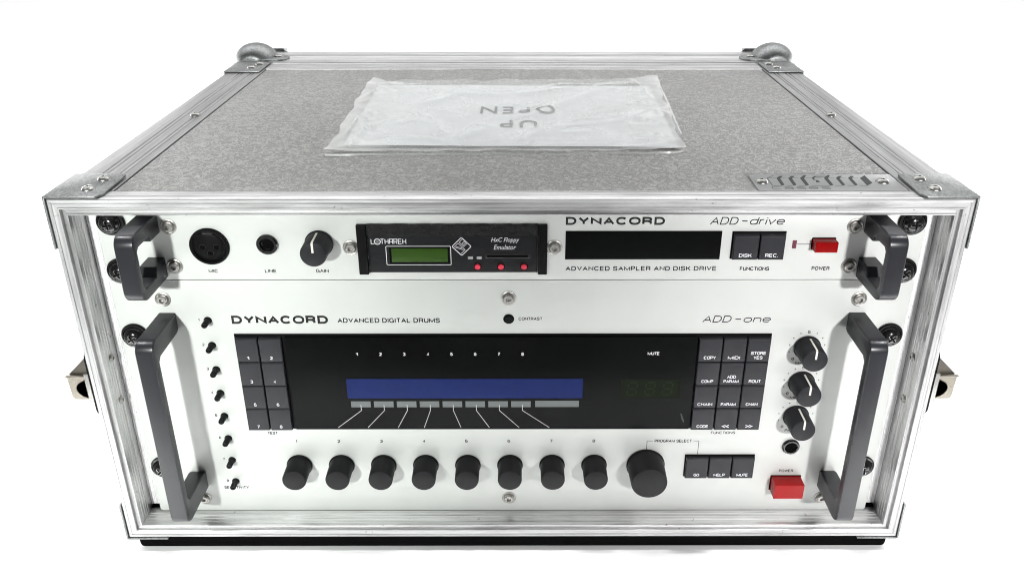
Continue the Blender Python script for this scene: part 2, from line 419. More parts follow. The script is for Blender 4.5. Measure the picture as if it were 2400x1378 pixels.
def text(body, x0, x1, z0, z1, frame, mat, parent, bold=0.0, shear=0.0, name="lettering", spacing=1.0, squeeze=1.0, label=None, weight=None):
    """lettering drawn as strokes, fitted to the box x0..x1, z0..z1 (cap height)"""
    H = z1-z0
    wt = (weight if weight is not None else 0.195)*H
    gap = 0.34*spacing
    adv = 0; lay = []
    for ch in body:
        if ch == ' ': adv += 0.55; continue
        w, st = GLY[ch]; lay.append((adv, w, st)); adv += w+gap
    total = adv-gap
    # slant adds to the width
    sl = shear*H
    ww = (x1-x0)-wt-sl
    k = ww/max(total, 1e-6) if len(body) > 1 or True else H
    O, U, V = frame
    N = U.cross(V)
    quads = []
    lift = 0
    for a, w, st in lay:
        for sgm in st:
            pts = []
            for px, py in sgm:
                zz = z0+wt/2+py*(H-wt)
                pts.append((x0+wt/2+(a+px*w)*k+shear*(zz-z0), zz))
            clean = [pts[0]]
            for q in pts[1:]:
                if math.dist(q, clean[-1]) > 1e-4: clean.append(q)
            closed = len(clean) > 5 and math.dist(clean[0], clean[-1]) < 0.02*H
            if closed: clean = clean[:-1]
            for r_ in ribbon(clean, wt, closed): quads.append((r_, lift))
            lift = (lift+1) % 3
    bm = bmesh.new(); cen = O + U*((x0+x1)/2) + V*((z0+z1)/2)
    for r_, l in quads:
        vs = [bm.verts.new(O+U*min(x1, max(x0, a))+V*min(z1, max(z0, b))+N*(0.004*l)) for a, b in r_]
        bm.faces.new(vs)
    bm.normal_update()
    for f in bm.faces:
        if f.normal.dot(N) < 0: f.normal_flip()
    return finish(bm, name, mat, parent, tuple(cen), recalc=False, label=label)

def font_text(body, x0, x1, z0, z1, frame, mat, parent, bold=0.0, shear=0.0, name="lettering", spacing=1.0):
    """built-in proportional lettering fitted to a box (mixed case)"""
    cu = bpy.data.curves.new("lettering_curve", 'FONT')
    cu.body = body; cu.size = 1; cu.offset = bold; cu.shear = shear; cu.space_character = spacing; cu.resolution_u = 3
    tmp = bpy.data.objects.new("lettering_tmp", cu); COL.objects.link(tmp)
    bpy.context.view_layer.update()
    me = bpy.data.meshes.new_from_object(tmp.evaluated_get(bpy.context.evaluated_depsgraph_get()))
    bpy.data.objects.remove(tmp); bpy.data.curves.remove(cu)
    xs = [v.co.x for v in me.vertices]; ys = [v.co.y for v in me.vertices]
    ax, bx, ay, by = min(xs), max(xs), min(ys), max(ys)
    O, U, V = frame
    cen = O + U*((x0+x1)/2) + V*((z0+z1)/2)
    for v in me.vertices:
        a = x0 + (v.co.x-ax)/(bx-ax)*(x1-x0); b = z0 + (v.co.y-ay)/(by-ay)*(z1-z0)
        v.co = ((O + U*a + V*b) - cen)*MM
    me.update()
    return link(name, me, mat, parent, tuple(cen))

# ------------------------------------------------------------------ ground
GZ = -23.0
bm = bmesh.new()
rows = [(-3000, GZ), (-600, GZ), (600, GZ), (1600, GZ)]
R = 900
for i in range(1, 13):
    a = math.pi/2*i/12; rows.append((1600+R*math.sin(a), GZ+R*(1-math.cos(a))))
rows.append((1600+R, 3200))
ring = [[bm.verts.new((x, y, z)) for x in (-5000, -1500, 0, 1500, 5000)] for y, z in rows]
for a, b in zip(ring, ring[1:]):
    for i in range(4): bm.faces.new((a[i], a[i+1], b[i+1], b[i]))
g = finish(bm, "ground", FLOOR, None, (0, 0, 0), smooth=True, recalc=False)
g["kind"] = "structure"

# ------------------------------------------------------------------ flight case
HW, ZB, ZT, DEP, RP = 259.5, -11.0, 235.6, 391.6, 13.3
case = empty("flight_case", (0, 0, GZ), "wide aluminium edged rack flight case with grey hammered top and steel corners", "flight case")

def frame_profile(k):
    """(u inward from the outer edge, y back) open end to open end"""
    p = [(0.9, 12.6), (0.45, 12.5)]
    for y in (10.6, 8.0, 5.4):
        p += [(0.0, y+1.15), (0.0, y+0.3), (0.35, y), (0.0, y-0.3)]
    p += [(0.0, 1.5), (0.25, 0.6), (0.9, 0.05), (2.6, 0.0), (2.8, 0.35), (3.1, 0.35), (3.3, 0.0), (5.6, 0.1), (6.1, -0.35), (6.7, -0.35),
          (7.0, 0.3), (7.2, 2.0), (9.5, 2.0), (9.8, 0.1), (10.2, -0.2), (10.8, -0.1), (11.0, 0.5)]
    for y in (3.2, 6.0, 8.8, 11.0):
        p += [(11.0, y-0.35), (11.28, y), (11.0, y+0.35)]
    p += [(11.0, 16.2), (9.0, 16.2), (9.0, 12.7)]
    return [(u*k, y) for u, y in p]
KT = 10.2/11
def corner(side, v, u):   # side 't','b','l','r'; v which end
    x = HW-u; zt = ZT-u*KT; zb = ZB+u
    return {'t': ((-x, zt), (x, zt)), 'b': ((-x, zb), (x, zb)), 'l': ((-x, zb), (-x, zt)), 'r': ((x, zb), (x, zt))}[side][v]
for side in 'tblr':
    prof = frame_profile(1.0)
    bm = bmesh.new(); A, B = [], []
    e = 0.10
    nseg = 1
    for u, y in prof:
        a = corner(side, 0, u); b = corner(side, 1, u)
        if side in 'tb': a = (a[0]+e, a[1]); b = (b[0]-e, b[1])
        A.append(bm.verts.new((a[0], y, a[1]))); B.append(bm.verts.new((b[0], y, b[1])))
    n = len(prof)
    for i in range(n):
        j = (i+1) % n
        bm.faces.new((A[i], A[j], B[j], B[i]))
    bm.faces.new(A); bm.faces.new(B[::-1])
    c = {'t': (0, 6, ZT-5), 'b': (0, 6, ZB+5), 'l': (-HW+5, 6, 112), 'r': (HW-5, 6, 112)}[side]
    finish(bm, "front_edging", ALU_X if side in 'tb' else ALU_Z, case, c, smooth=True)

# side edgings along the top, with ribs
def long_profile(w0, w1, zt, grooves, r=1.6):
    pts = []
    for i in range(6):
        a = math.radians(180-90*i/5); pts.append((w0+r+r*math.cos(a), zt-r+r*math.sin(a)))
    for g0 in grooves:
        pts += [(g0-0.55, zt), (g0-0.2, zt-0.55), (g0+0.2, zt-0.55), (g0+0.55, zt)]
    pts += [(w1-0.3, zt), (w1, zt-0.4)]
    return pts
for s in (-1, 1):
    prof = long_profile(-HW, -227.6, ZT, (-246.5, -243.5, -236.0, -233.2))
    prof += [(-227.6, ZT-2.6), (-256.8, ZT-2.6), (-256.8, ZT-34), (-HW, ZT-34)]
    pts = [(p[0]*-s, p[1]) for p in prof]
    bm = bmesh.new(); A = [bm.verts.new((p[0], 12.75, p[1])) for p in pts]; B = [bm.verts.new((p[0], 339.6, p[1])) for p in pts]
    n = len(pts)
    for i in range(n): bm.faces.new((A[i], A[(i+1) % n], B[(i+1) % n], B[i]))
    bm.faces.new(A); bm.faces.new(B[::-1])
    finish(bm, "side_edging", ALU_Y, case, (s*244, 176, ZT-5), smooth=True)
    # bottom side edging
    box("side_edging", min(s*256.9, s*HW), max(s*256.9, s*HW), 12.75, 339.6, ZB, ZB+33, ALU_Y, case, 0.4)
    # side walls
    box("side_panel", min(s*250.2, s*257.6), max(s*250.2, s*257.6), 16.4, 339.6, ZB+3, ZT-3, LAM, case, 0.2)

# rear edging of the body (ribbed, runs across)
def cross_profile(y0, y1, zt, grooves):
    pts = [(y0, zt-0.4), (y0+0.3, zt)]
    for g0 in grooves: pts += [(g0-0.6, zt), (g0-0.2, zt-0.5), (g0+0.2, zt-0.5), (g0+0.6, zt)]
    pts += [(y1-0.5, zt), (y1, zt-0.6), (y1, zt-2.6), (y0, zt-2.6)]
    return pts
prism("rear_edging", cross_profile(315.8, 339.4, ZT, (320.5, 323.8, 330.0, 333.4)), 'yz', -227.3, 227.3, ALU_X, case)
# removable rear lid
prism("lid_edging", cross_profile(341.4, DEP, ZT+0.2, (346.5, 350.5, 356.0, 372.0, 376.0, 384.0)), 'yz', -HW, HW, ALU_X, case)
for s in (-1, 1):
    box("lid_side", min(s*256.5, s*HW), max(s*256.5, s*HW), 341.4, DEP, ZB, ZT-2.6, ALU_Z, case, 0.5)
box("lid_back_panel", -256.3, 256.3, DEP-3, DEP-0.2, ZB+1, ZT-2.7, LAM, case, 0.2)
box("lid_seal", -255, 255, 339.6, 341.2, ZB+2, ZT-1.6, BLK, case, 0)
# top laminate
box("top_panel", -226.9, 226.9, 12.4, 315.3, ZT-7.5, ZT-0.75, LAM, case, 0.25)
box("top_core", -256.0, 256.0, 16.6, 339, ZT-9.5, ZT-7.6, VOID, case, 0)
box("bottom_panel", -257.5, 257.5, 16.6, 339.4, ZB+0.6, ZB+9.4, BLK, case, 0.2)
box("added_contact_shade", -255.5, 255.5, 2.5, 386.0, GZ+0.05, ZB-0.05, VOID, case, 4.0, seg=5)  # added black block, stands in for contact shade under the case

# steel corner brackets, front: thin folded sheet
def rivet(x, y, z, parent, axis='z', r=3.9, h=2.1):
    prof = [(r, 0), (r*0.98, h*0.2), (r*0.82, h*0.62), (r*0.58, h*0.88), (r*0.34, h*0.97), (r*0.24, h*0.94), (r*0.2, h*0.35), (0, h*0.3)]
    return lathe("rivet", prof, RIVET, parent, (x, y, z), 22, axis)
for s in (-1, 1):
    lab = "folded zinc bracket with brown-stained face" if s > 0 else None
    x0, x1 = sorted((s*(HW+1.1), s*228.8))
    bm = bmesh.new()
    poly = [(s*(HW+1.1), -0.4), (s*(HW+1.1), 37), (s*232.5, 37), (s*229.6, 34.5), (s*228.8, 5), (s*231.2, -0.4)]
    z0, z1 = ZT+0.35, ZT+1.55
    va = [bm.verts.new((p[0], p[1], z0)) for p in poly]; vb = [bm.verts.new((p[0], p[1], z1)) for p in poly]
    bm.faces.new(va[::-1]); bm.faces.new(vb)
    for i in range(6): bm.faces.new((va[i], va[(i+1) % 6], vb[(i+1) % 6], vb[i]))
    add_box(bm, *sorted((s*(HW+0.15), s*(HW+1.3))), -0.4, 37, ZT-31, z1-0.35)
    br = finish(bm, "corner_bracket", ZINC, case, (s*244, 18, ZT+1), bevel=0.22, smooth=True)
    rivet(s*238.6, 27.0, z1-0.1, br); rivet(s*240.2, 11.2, z1-0.1, br)
    # lower bracket
    bm = bmesh.new()
    add_box(bm, *sorted((s*(HW+0.15), s*(HW+1.3))), -0.4, 37, ZB-1.2, ZB+28)
    add_box(bm, *sorted((s*(HW+0.14), s*233)), -0.4, 37, ZB-1.3, ZB-0.15)
    finish(bm, "corner_bracket", ZINC, case, (s*258, 18, ZB+8), bevel=0.22, smooth=True)
    # bracket at the rear of the body
    bm = bmesh.new()
    x0, x1 = sorted((s*(HW+1.0), s*229.0))
    add_box(bm, x0, x1, 300.2, 338.6, ZT+0.3, ZT+1.5)
    add_box(bm, *sorted((s*(HW+0.12), s*(HW+1.2))), 300.2, 338.6, ZT-31, ZT+1.1)
    br = finish(bm, "corner_bracket", ZINC, case, (s*244, 320, ZT+1), bevel=0.25, smooth=True)
    rivet(s*236.5, 329.5, ZT+1.4, br, r=4.2); rivet(s*239.5, 314.5, ZT+1.4, br, r=4.2)
    # body rivets
    rivet(s*236.3, 165.5, ZT-0.1, case)
    # ball corner of the lid: domed pressing with two lobes
    bm = bmesh.new()
    bmesh.ops.create_uvsphere(bm, u_segments=40, v_segments=24, radius=1)
    for v in bm.verts:
        if v.co.z < 0:      # skirt runs straight down over the corner
            q = math.hypot(v.co.x, v.co.y)
            if q > 1e-4: v.co.x /= q; v.co.y /= q
        v.co = Vector((v.co.x*22.0, v.co.y*22.5, v.co.z*(19.5 if v.co.z > 0 else 16.0))) + Vector((s*251.0, 366, ZT-5.6))
        if v.co.y < 347.2: v.co.y = 347.2
    dome = finish(bm, "ball_corner", ZINC, case, (s*244.5, 376, ZT-5), smooth=True)
    lobe = [(s*244, 346.5)] + [(s*(229.5+0) - s*12.5*math.sin(math.radians(a)) , 359.0 - 12.5*math.cos(math.radians(a))) for a in range(0, 181, 20)] + [(s*244, 371.5)]
    prism("lobe", lobe, 'xy', ZT+0.4, ZT+1.7, ZINC, dome, 0.25)
    box("flange", *sorted((s*246, s*227.7)), DEP+0.2, DEP+1.5, ZT-14, ZT+3.2, ZINC, dome, 0.3)
    rivet(s*228.0, 362, ZT+1.6, dome, r=4.4)
    # catch keeper on the case side
    dish = prism("catch_plate", rounded(4.0, 52, 84, 134, 7), 'yz', *sorted((s*(HW+0.1), s*(HW+3.2))), BLK, case, 0.3)
    keep = bmesh.new()
    X0, X1 = HW+1.9, 275.3
    ring_pts = []
    zc, rr = 106.0, 5.9
    outer = [(X0, 98.6), (X1-2.2, 98.6), (X1-0.8, 99.2), (X1, 101.0), (X1+0.6, 115.2), (X0, 115.2)]
    bite = [(X0, zc+rr*1.25)] + [(X0+0.4+10.0*math.cos(math.radians(a)), zc+rr*1.2*math.sin(math.radians(a))) for a in range(80, -81, -16)] + [(X0, zc-rr*1.25)]
    poly = [(s*a, b) for a, b in outer + bite]
    va = [keep.verts.new((p[0], 4.2, p[1])) for p in poly]; vb = [keep.verts.new((p[0], 5.6, p[1])) for p in poly]
    fa = keep.faces.new(va); fb = keep.faces.new(vb[::-1])
    n = len(poly)
    for i in range(n): keep.faces.new((va[i], vb[i], vb[(i+1) % n], va[(i+1) % n]))
    bmesh.ops.triangulate(keep, faces=[fa, fb])
    kp = finish(keep, "catch_keeper", NICKEL, case, (s*268, 5, 106))
    box("lip", *sorted((s*(X0+0.3), s*(X1+0.9))), 2.9, 5.5, 115.3, 116.3, NICKEL, kp, 0.3)
    box("back_strip", *sorted((s*(X0+0.2), s*(X0+3.0))), 2.6, 4.1, 97.5, 118.0, RIVET, kp, 0.3)
    bm = bmesh.new()   # sloping hood behind the plate
    tri = [(s*(X1+0.6), 5.7, 115.3), (s*X0, 5.7, 115.3), (s*X0, 5.7, 114.3), (s*(X1+0.6), 5.7, 114.3),
           (s*(X1-1.0), 22, 115.0), (s*(X0+1.2), 7.5, 128.5)]
    v = [bm.verts.new(p) for p in tri]
    bm.faces.new((v[0], v[1], v[5])); bm.faces.new((v[0], v[5], v[4])); bm.faces.new((v[0], v[3], v[2], v[1])); bm.faces.new((v[1], v[2], v[5]))
    bm.faces.new((v[2], v[3], v[4], v[5])); bm.faces.new((v[0], v[4], v[3]))
    finish(bm, "hood", NICKEL, kp, (s*268, 10, 118))
    lathe("pin", [(0, 6.5), (1.2, 6.4), (1.4, 5.5), (1.4, 0)], BLK, kp, (s*266.5, 14, 107), 14)
    # screws in the inner wall
    for z in (126, 95):
        sc = lathe("wall_screw", [(2.6, 0), (2.5, 0.6), (1.7, 1.3), (0.9, 1.5), (0.8, 0.9), (0, 0.8)], CHROME, case, (s*248.45, 9.0, z), 18, '-x' if s > 0 else 'x')
    # rack rail
    xs = [248.3, 225.0]
    pts = []
    y = 16.4
    x = 248.3
    prof = [(248.35, y)]
    for k in range(9):
        xx = 247.4 - k*1.05
        prof += [(xx+0.3, y), (xx, y+0.55), (xx-0.3, y)]
    prof += [(226, y), (226, y+3), (248.35, y+3)]
    pp = [(s*a, b) for a, b in prof]
    prism("rack_rail", pp, 'xy', 3.4, 224.6, RAILM, case)

# name plate on the lid top
ZPL = ZT+0.1
np_ = prism("name_plate", [(140.9, 12.9), (226.4, 12.9), (226.4, 38.6), (143.0, 38.6), (141.2, 37.0)], 'xy', ZT-0.7, ZPL, simple("matt_grey_plate", (0.27, 0.275, 0.275), 0.45, 0.1, var=0.05), case, 0.12)
TOPF = (Vector((0, 0, ZPL+0.06)), Vector((1, 0, 0)), Vector((0, 1, 0)))
dark = [[(156.6,32.1),(159.4,35.5),(161.6,35.5),(158.7,31.8)], [(156.6,32.1),(158.7,31.8),(158.1,21.0),(156.0,19.7)]]
def shift(ps, dx): return [[(a+dx, b) for a, b in p] for p in ps]
polys = dark + shift(dark, 7.0)
big = [[(170.6,32.1),(174.4,36.9),(176.0,36.9),(172.9,31.8)], [(170.6,32.1),(172.9,31.8),(172.3,20.8),(170.1,19.6)]]
polys += big + shift(big, 14.2) + shift(dark, 35.3) + shift(dark, 42.5)
polys += [[(206.1,32.0),(210.7,36.6),(210.5,24.2),(205.7,19.6)]]
polys += ribbon([(187.4,34.9),(180.6,34.9),(178.2,32.1),(178.2,29.0)], 1.1) + [[(178.8,29.0),(180.2,28.6),(180.2,25.2),(177.9,25.2)]]
flat_mesh("logo", polys, TOPF, LOGOINK, np_)
polys = ribbon([(156.4,32.3),(151.2,32.1),(156.2,36.9),(174.0,36.9)], 0.35) + ribbon([(151.2,31.7),(150.8,19.7),(155.6,19.7)], 0.4)
for a, b in ((158.9,162.8),(165.9,169.9),(173.2,184.0),(187.2,191.0),(194.3,198.1),(201.4,205.5)):
    polys += ribbon([(a, 19.7), (b, 19.7)], 0.35) + ribbon([(a-0.1, 32.2), (b-0.2, 32.2)], 0.3)
polys += ribbon([(177.4, 36.9), (188.4, 36.9)], 0.3) + ribbon([(191.6, 36.9), (210.3, 36.9)], 0.3)
flat_mesh("logo_outline", polys, TOPF, LOGOINK, np_)
# outline script word: rounded letters
def glyph(ch, x, z, w, h, t):
    o = []
    if ch == 'c': o += ribbon([(x+w, z+h*0.95), (x+w*0.15, z+h*0.95), (x, z+h*0.7), (x, z+h*0.25), (x+w*0.15, z), (x+w, z)], t)
    if ch == 'a': o += ribbon([(x, z+h*0.95), (x+w*0.85, z+h*0.95), (x+w, z+h*0.75), (x+w, z), (x+w*0.12, z), (x, z+h*0.25), (x+w*0.12, z+h*0.5), (x+w*0.92, z+h*0.5)], t)
    if ch == 's': o += ribbon([(x+w, z+h*0.95), (x+w*0.12, z+h*0.95), (x, z+h*0.72), (x+w*0.12, z+h*0.5), (x+w*0.88, z+h*0.5), (x+w, z+h*0.25), (x+w*0.88, z), (x, z)], t)
    if ch == 'e': o += ribbon([(x+w*0.08, z+h*0.48), (x+w, z+h*0.48), (x+w, z+h*0.75), (x+w*0.85, z+h*0.95), (x+w*0.15, z+h*0.95), (x, z+h*0.7), (x, z+h*0.25), (x+w*0.15, z), (x+w, z)], t)
    return o
polys = []
for i, ch in enumerate("cases"): polys += glyph(ch, 149.6+i*7.15, 14.3, 4.6, 3.4, 0.42)
flat_mesh("lettering", polys, TOPF, LOGOINK, np_)
rivet(146.0, 26.0, ZPL-0.05, np_, r=3.9); rivet(217.0, 26.0, ZPL-0.05, np_, r=3.9)

# ------------------------------------------------------------------ shared rack hardware
def cup_screw(x, z, parent, y=RP, r=4.4):
    """socket cap screw sitting in a countersunk cup"""
    cup = lathe("cup_washer", [(r+0.45, 0), (r+0.35, 0.5), (r-0.2, 0.75), (r-1.0, 0.45), (0, 0.3)], CHROME, parent, (x, y, z), 30)
    h = r*0.70
    lathe("cap_screw", [(h, 0.3), (h, 1.9), (h-0.4, 2.35), (1.5, 2.35), (1.3, 1.9), (1.25, 0.9), (0, 0.85)], CHROME, cup, (x, y, z), 26)
    return cup

def rack_screw(x, z, parent):
    w = lathe("rack_screw", [(8.3, 0), (8.4, 0.9), (7.9, 1.7), (6.9, 1.9), (6.6, 1.5), (6.3, 1.6)], BLKGL, parent, (x, RP, z), 44)
    head = lathe("screw_head", [(6.3, 1.4), (6.2, 2.6), (5.5, 4.0), (4.3, 5.1), (2.7, 5.8), (0, 6.0)], BLKGL, w, (x, RP, z), 40)
    # Phillips recess as a dark cross laid on the head, shade put into its colour
    a = random.uniform(0, 1.5)
    bm = bmesh.new()
    pts = []
    for k in range(4):
        t = a+k*math.pi/2
        for rr, dt in ((0.95, -0.785), (2.9, -0.17), (2.9, 0.17)):
            pts.append((rr*math.cos(t+dt), rr*math.sin(t+dt)))
    va = [bm.verts.new((x+p[0], RP-5.86, z+p[1])) for p in pts]
    vc = bm.verts.new((x, RP-6.04, z))
    for i in range(12): bm.faces.new((va[i], va[(i+1) % 12], vc))
    finish(bm, "cross_recess", VOID, w, (x, RP-5, z))
    polys = []
    for k in range(4):
        t = a+k*math.pi/2
        polys += ribbon([(x+2.95*math.cos(t-0.2), z+2.95*math.sin(t-0.2)), (x+3.05*math.cos(t), z+3.05*math.sin(t)), (x+2.95*math.cos(t+0.2), z+2.95*math.sin(t+0.2)), (x+1.15*math.cos(t+0.785), z+1.15*math.sin(t+0.785))], 0.28)
    flat_mesh("recess_glint", polys, on_panel(RP-6.06), GLINT, w)  # thin bright strokes, painted glints around the cross
    return w

def handle(s, z0, z1, yo, inner, parent):
    """bar handle; side outline in (y, z), extruded across its width; s = -1 left, 1 right"""
    x0, x1 = sorted((s*205.2, s*216.0))
    r = 7.0
    out = [(RP, z0)]
    for i in range(7):
        a = math.radians(270-90*i/6); out.append((yo+r+r*math.cos(a), z0+r+r*math.sin(a)))
    for i in range(7):
        a = math.radians(180-90*i/6); out.append((yo+r+r*math.cos(a), z1-r+r*math.sin(a)))
    out += [(RP, z1)]
    out += inner
    bm = bmesh.new()
    va = [bm.verts.new((x0, y, z)) for y, z in out]; vb = [bm.verts.new((x1, y, z)) for y, z in out]
    n = len(out)
    fa = bm.faces.new(va); fb = bm.faces.new(vb[::-1])
    for i in range(n): bm.faces.new((va[i], vb[i], vb[(i+1) % n], va[(i+1) % n]))
    bmesh.ops.recalc_face_normals(bm, faces=bm.faces)
    es = list(set(fa.edges) | set(fb.edges))
    bmesh.ops.bevel(bm, geom=es, offset=1.3, segments=3, affect='EDGES', profile=0.6, clamp_overlap=True)
    return finish(bm, "handle", ANOD, parent, (s*210.6, RP, (z0+z1)/2), smooth=True)

def knob(x, z, parent, r1, r2, L, mat, pointer=False, name="knob"):
    prof = [(r1+0.25, 0.5), (r1+0.3, 1.2), (r1-0.1, 1.7), (r1-0.35, 2.0), (r2+0.1, L-1.0), (r2-0.15, L-0.35), (r2-0.8, L), (0, L+0.02)]
    k = lathe(name, prof, mat, parent, (x, RP, z), 56)
    lathe("skirt", [(r1-0.9, 0.0), (r1-0.9, 0.6)], BLK, k, (x, RP, z), 32)
    if pointer:
        bm = bmesh.new()
        w = 0.62
        zz = [(r2-0.05, -0.12), (r1-0.25, 0)]
        P = [(-w, RP-L-0.10, z+r2*0.18), (w, RP-L-0.10, z+r2*0.18), (w, RP-L-0.10, z+r2-0.62), (-w, RP-L-0.10, z+r2-0.62),
             (w, RP-L+0.7, z+r2+0.12), (-w, RP-L+0.7, z+r2+0.12), (w, RP-3.4, z+r1-0.08), (-w, RP-3.4, z+r1-0.08)]
        v = [bm.verts.new((x+p[0], p[1], p[2])) for p in P]
        for f in ((0,1,2,3), (3,2,4,5), (5,4,6,7)): bm.faces.new([v[i] for i in f])
        finish(bm, "pointer", CREAM, k, (x, RP-L, z+4))
    return k

def key(x0, x1, z0, z1, parent, legend, h=3.2, size=2.5):
    """moulded key cap, chamfered, slightly pillowed, with its printed legend near the bottom"""
    bm = bmesh.new()
    g = 0.32; i = 1.05
    a = [(x0+g, z0+g), (x1-g, z0+g), (x1-g, z1-g), (x0+g, z1-g)]
    b = [(x0+g+0.35, z0+g+0.35), (x1-g-0.35, z0+g+0.35), (x1-g-0.35, z1-g-i), (x0+g+0.35, z1-g-i)]
    va = [bm.verts.new((p[0], RP+0.8, p[1])) for p in a]
    vm = [bm.verts.new((p[0], RP-h+0.9, p[1])) for p in a]
    vb = [bm.verts.new((p[0], RP-h, p[1])) for p in b]
    bm.faces.new(vb)
    for A, B in ((va, vm), (vm, vb)):
        for k in range(4): bm.faces.new((A[k], A[(k+1) % 4], B[(k+1) % 4], B[k]))
    o = finish(bm, "key", KEYM, parent, ((x0+x1)/2, RP-h/2, (z0+z1)/2), bevel=0.16, smooth=True)
    f = on_panel(RP-h-0.05)
    cx = (x0+x1)/2
    lines = legend.split("\n")
    for n, l in enumerate(reversed(lines)):
        zz = z0+3.5+n*3.3
        w = {'<<': 4.4, '>>': 4.4}.get(l, len(l)*size*0.80 if len(l) > 1 else size*0.72)
        if l in ('<<', '>>'):
            d = -1 if l == '<<' else 1
            polys = []
            for k in (0, 1):
                c = cx + (k-0.5)*2.3
                polys += ribbon([(c-d*1.0, zz+0.95), (c+d*1.0, zz), (c-d*1.0, zz-0.95)], 0.55)
            flat_mesh("legend", polys, f, WINK, o)
        else:
            text(l, cx-w/2, cx+w/2, zz-size/2, zz+size/2, f, WINK, o, weight=0.21, spacing=0.85, name="legend")
    return o

# ------------------------------------------------------------------ sampler (upper, one unit high)
smp = empty("sampler_unit", (0, RP, 177.9), "slim silver rack sampler with microphone socket and green display, above the drum module", "sampler")
fp = prism("faceplate", rounded(-241.3, 241.3, 178.15, 222.1, 0.8, 3), 'xz', RP, RP+3, PANEL, smp, 0.12)
PF = on_panel(RP-0.05)
box("chassis", -219, 219, RP+3.1, 250, 179, 221.5, VOID, smp, 0)
for s in (-1, 1):
    for z in (184.3, 215.9): rack_screw(s*232.6, z, smp)
    handle(s, 180.0, 221.6, -20.6, [(RP, 209.0), (1.2, 209.0), (-1.4, 212.6), (-14.6, 212.6), (-16.6, 210.8), (-16.6, 189.2), (-14.6, 187.2), (-1.4, 187.2), (1.2, 192.8), (RP, 193.0)], smp)
    cup_screw(s*200.0, 212.9, smp); cup_screw(s*200.4, 187.1, smp)
cup_screw(-95.0, 199.3, smp); cup_screw(24.9, 199.3, smp)

# mic socket
mic = lathe("microphone_socket", [(11.7, 0), (11.7, 0.9), (11.2, 1.6), (10.2, 1.7), (9.6, 1.0), (9.4, 0.15), (7.9, 0.15), (7.8, 0.4), (7.2, 0.6), (0, 0.6)], BLK, smp, (-177.8, RP, 200.3), 56)
for dx, dz in ((-4.1, -0.6), (4.1, -0.6), (0, -4.3)):
    h = lathe("contact", [(1.75, 0.62), (1.4, 0.68), (1.2, 0.66), (0, 0.66)], VOID, mic, (-177.8+dx, RP, 200.3+dz), 16)
    lathe("contact_edge", [(1.9, 0.60), (1.85, 0.66), (1.72, 0.64)], BLKGL, mic, (-177.8+dx, RP, 200.3+dz), 16)
box("latch_tab", -181, -174.5, RP-1.2, RP+0.5, 208.3, 210.2, BLKGL, mic, 0.3)
jk = lathe("line_socket", [(6.3, 0), (6.3, 1.4), (5.6, 2.2), (4.4, 2.2), (3.9, 1.6), (3.7, 0.2), (0, 0.2)], BLKGL, smp, (-143.7, RP, 201.7), 40)
lathe("sleeve_ring", [(3.6, 0.3), (3.2, 0.7), (2.8, 0.3)], BLKGL, jk, (-143.7, RP, 201.7), 30)
lathe("socket_bore", [(3.5, 0.3), (3.3, 0.45), (0, 0.45)], VOID, jk, (-143.7, RP, 201.7), 30)
knob(-113.2, 202.3, smp, 8.1, 7.55, 16.3, KNOBG, True, "gain_knob")

text("MIC", -180.9, -175.2, 182.8, 185.1, PF, INK, smp, bold=0.004)
text("LINE", -147.4, -140.4, 182.8, 185.1, PF, INK, smp, bold=0.004)
text("GAIN", -117.0, -109.4, 182.8, 185.2, PF, INK, smp, bold=0.004)
text("DYNACORD", 31.2, 89.0, 213.8, 218.9, PF, INK, smp, weight=0.255, spacing=1.25)
text("ADD-drive", 115.0, 159.3, 213.9, 218.8, PF, INK, smp, weight=0.125, shear=0.24, spacing=0.85)
text("ADVANCED SAMPLER AND DISK DRIVE", 31.7, 121.8, 184.0, 187.0, PF, INK, smp, bold=0.0, spacing=1.18)
text("FUNCTIONS", 135.6, 153.2, 184.0, 186.6, PF, INK, smp, bold=0.004, spacing=1.1)
text("POWER", 178.4, 189.2, 184.2, 186.8, PF, INK, smp, bold=0.004, spacing=1.1)
# display window
box("display_window", 31.3, 122.8, RP-0.35, RP+0.5, 191.6, 210.0, GLASS, smp, 0.15)
# function keys in their opening
box("key_bezel", 128.8, 160.4, RP-0.5, RP+0.6, 191.9, 209.8, BLK, smp, 0.2)
key(129.3, 144.7, 192.1, 209.0, smp, "DISK", size=2.4); key(144.7, 160.1, 192.1, 209.0, smp, "REC.", size=2.4)
# power lamp, line and push button
box("power_lamp", 164.8, 167.3, RP-0.2, RP+0.3, 198.6, 203.9, REDLED, smp, 0.1)
flat_mesh("link_line", ribbon([(167.7, 201.4), (176.3, 201.4)], 0.35), PF, INK, smp)
def push(x0, x1, z0, z1, L, parent):
    bm = bmesh.new()
    add_box(bm, x0, x1, RP-L, RP+0.3, z0, z1)
    b = finish(bm, "power_button", RED, parent, ((x0+x1)/2, RP, (z0+z1)/2), bevel=0.45, seg=3, smooth=True)
    prism("collar", rounded(x0-0.5, x1+0.5, z0-0.5, z1+0.5, 0.6, 3), 'xz', RP-0.25, RP+0.2, VOID, b)
    return b
push(176.4, 189.6, 198.6, 205.2, 6.0, smp)

# floppy emulator bay
bay = box("floppy_emulator", -84.8, 15.0, RP-0.5, RP+0.5, 183.2, 207.2, FACIA, smp, 0.15, "dark replacement floppy drive with small green display, memory card slot and three red buttons")
box("bay_rail", -90.7, -85.0, RP-2.6, RP+1.0, 182.6, 214.6, BLK, smp, 0.5)
box("bay_rail", 15.2, 20.6, RP-2.6, RP+1.0, 182.6, 214.6, BLK, smp, 0.5)
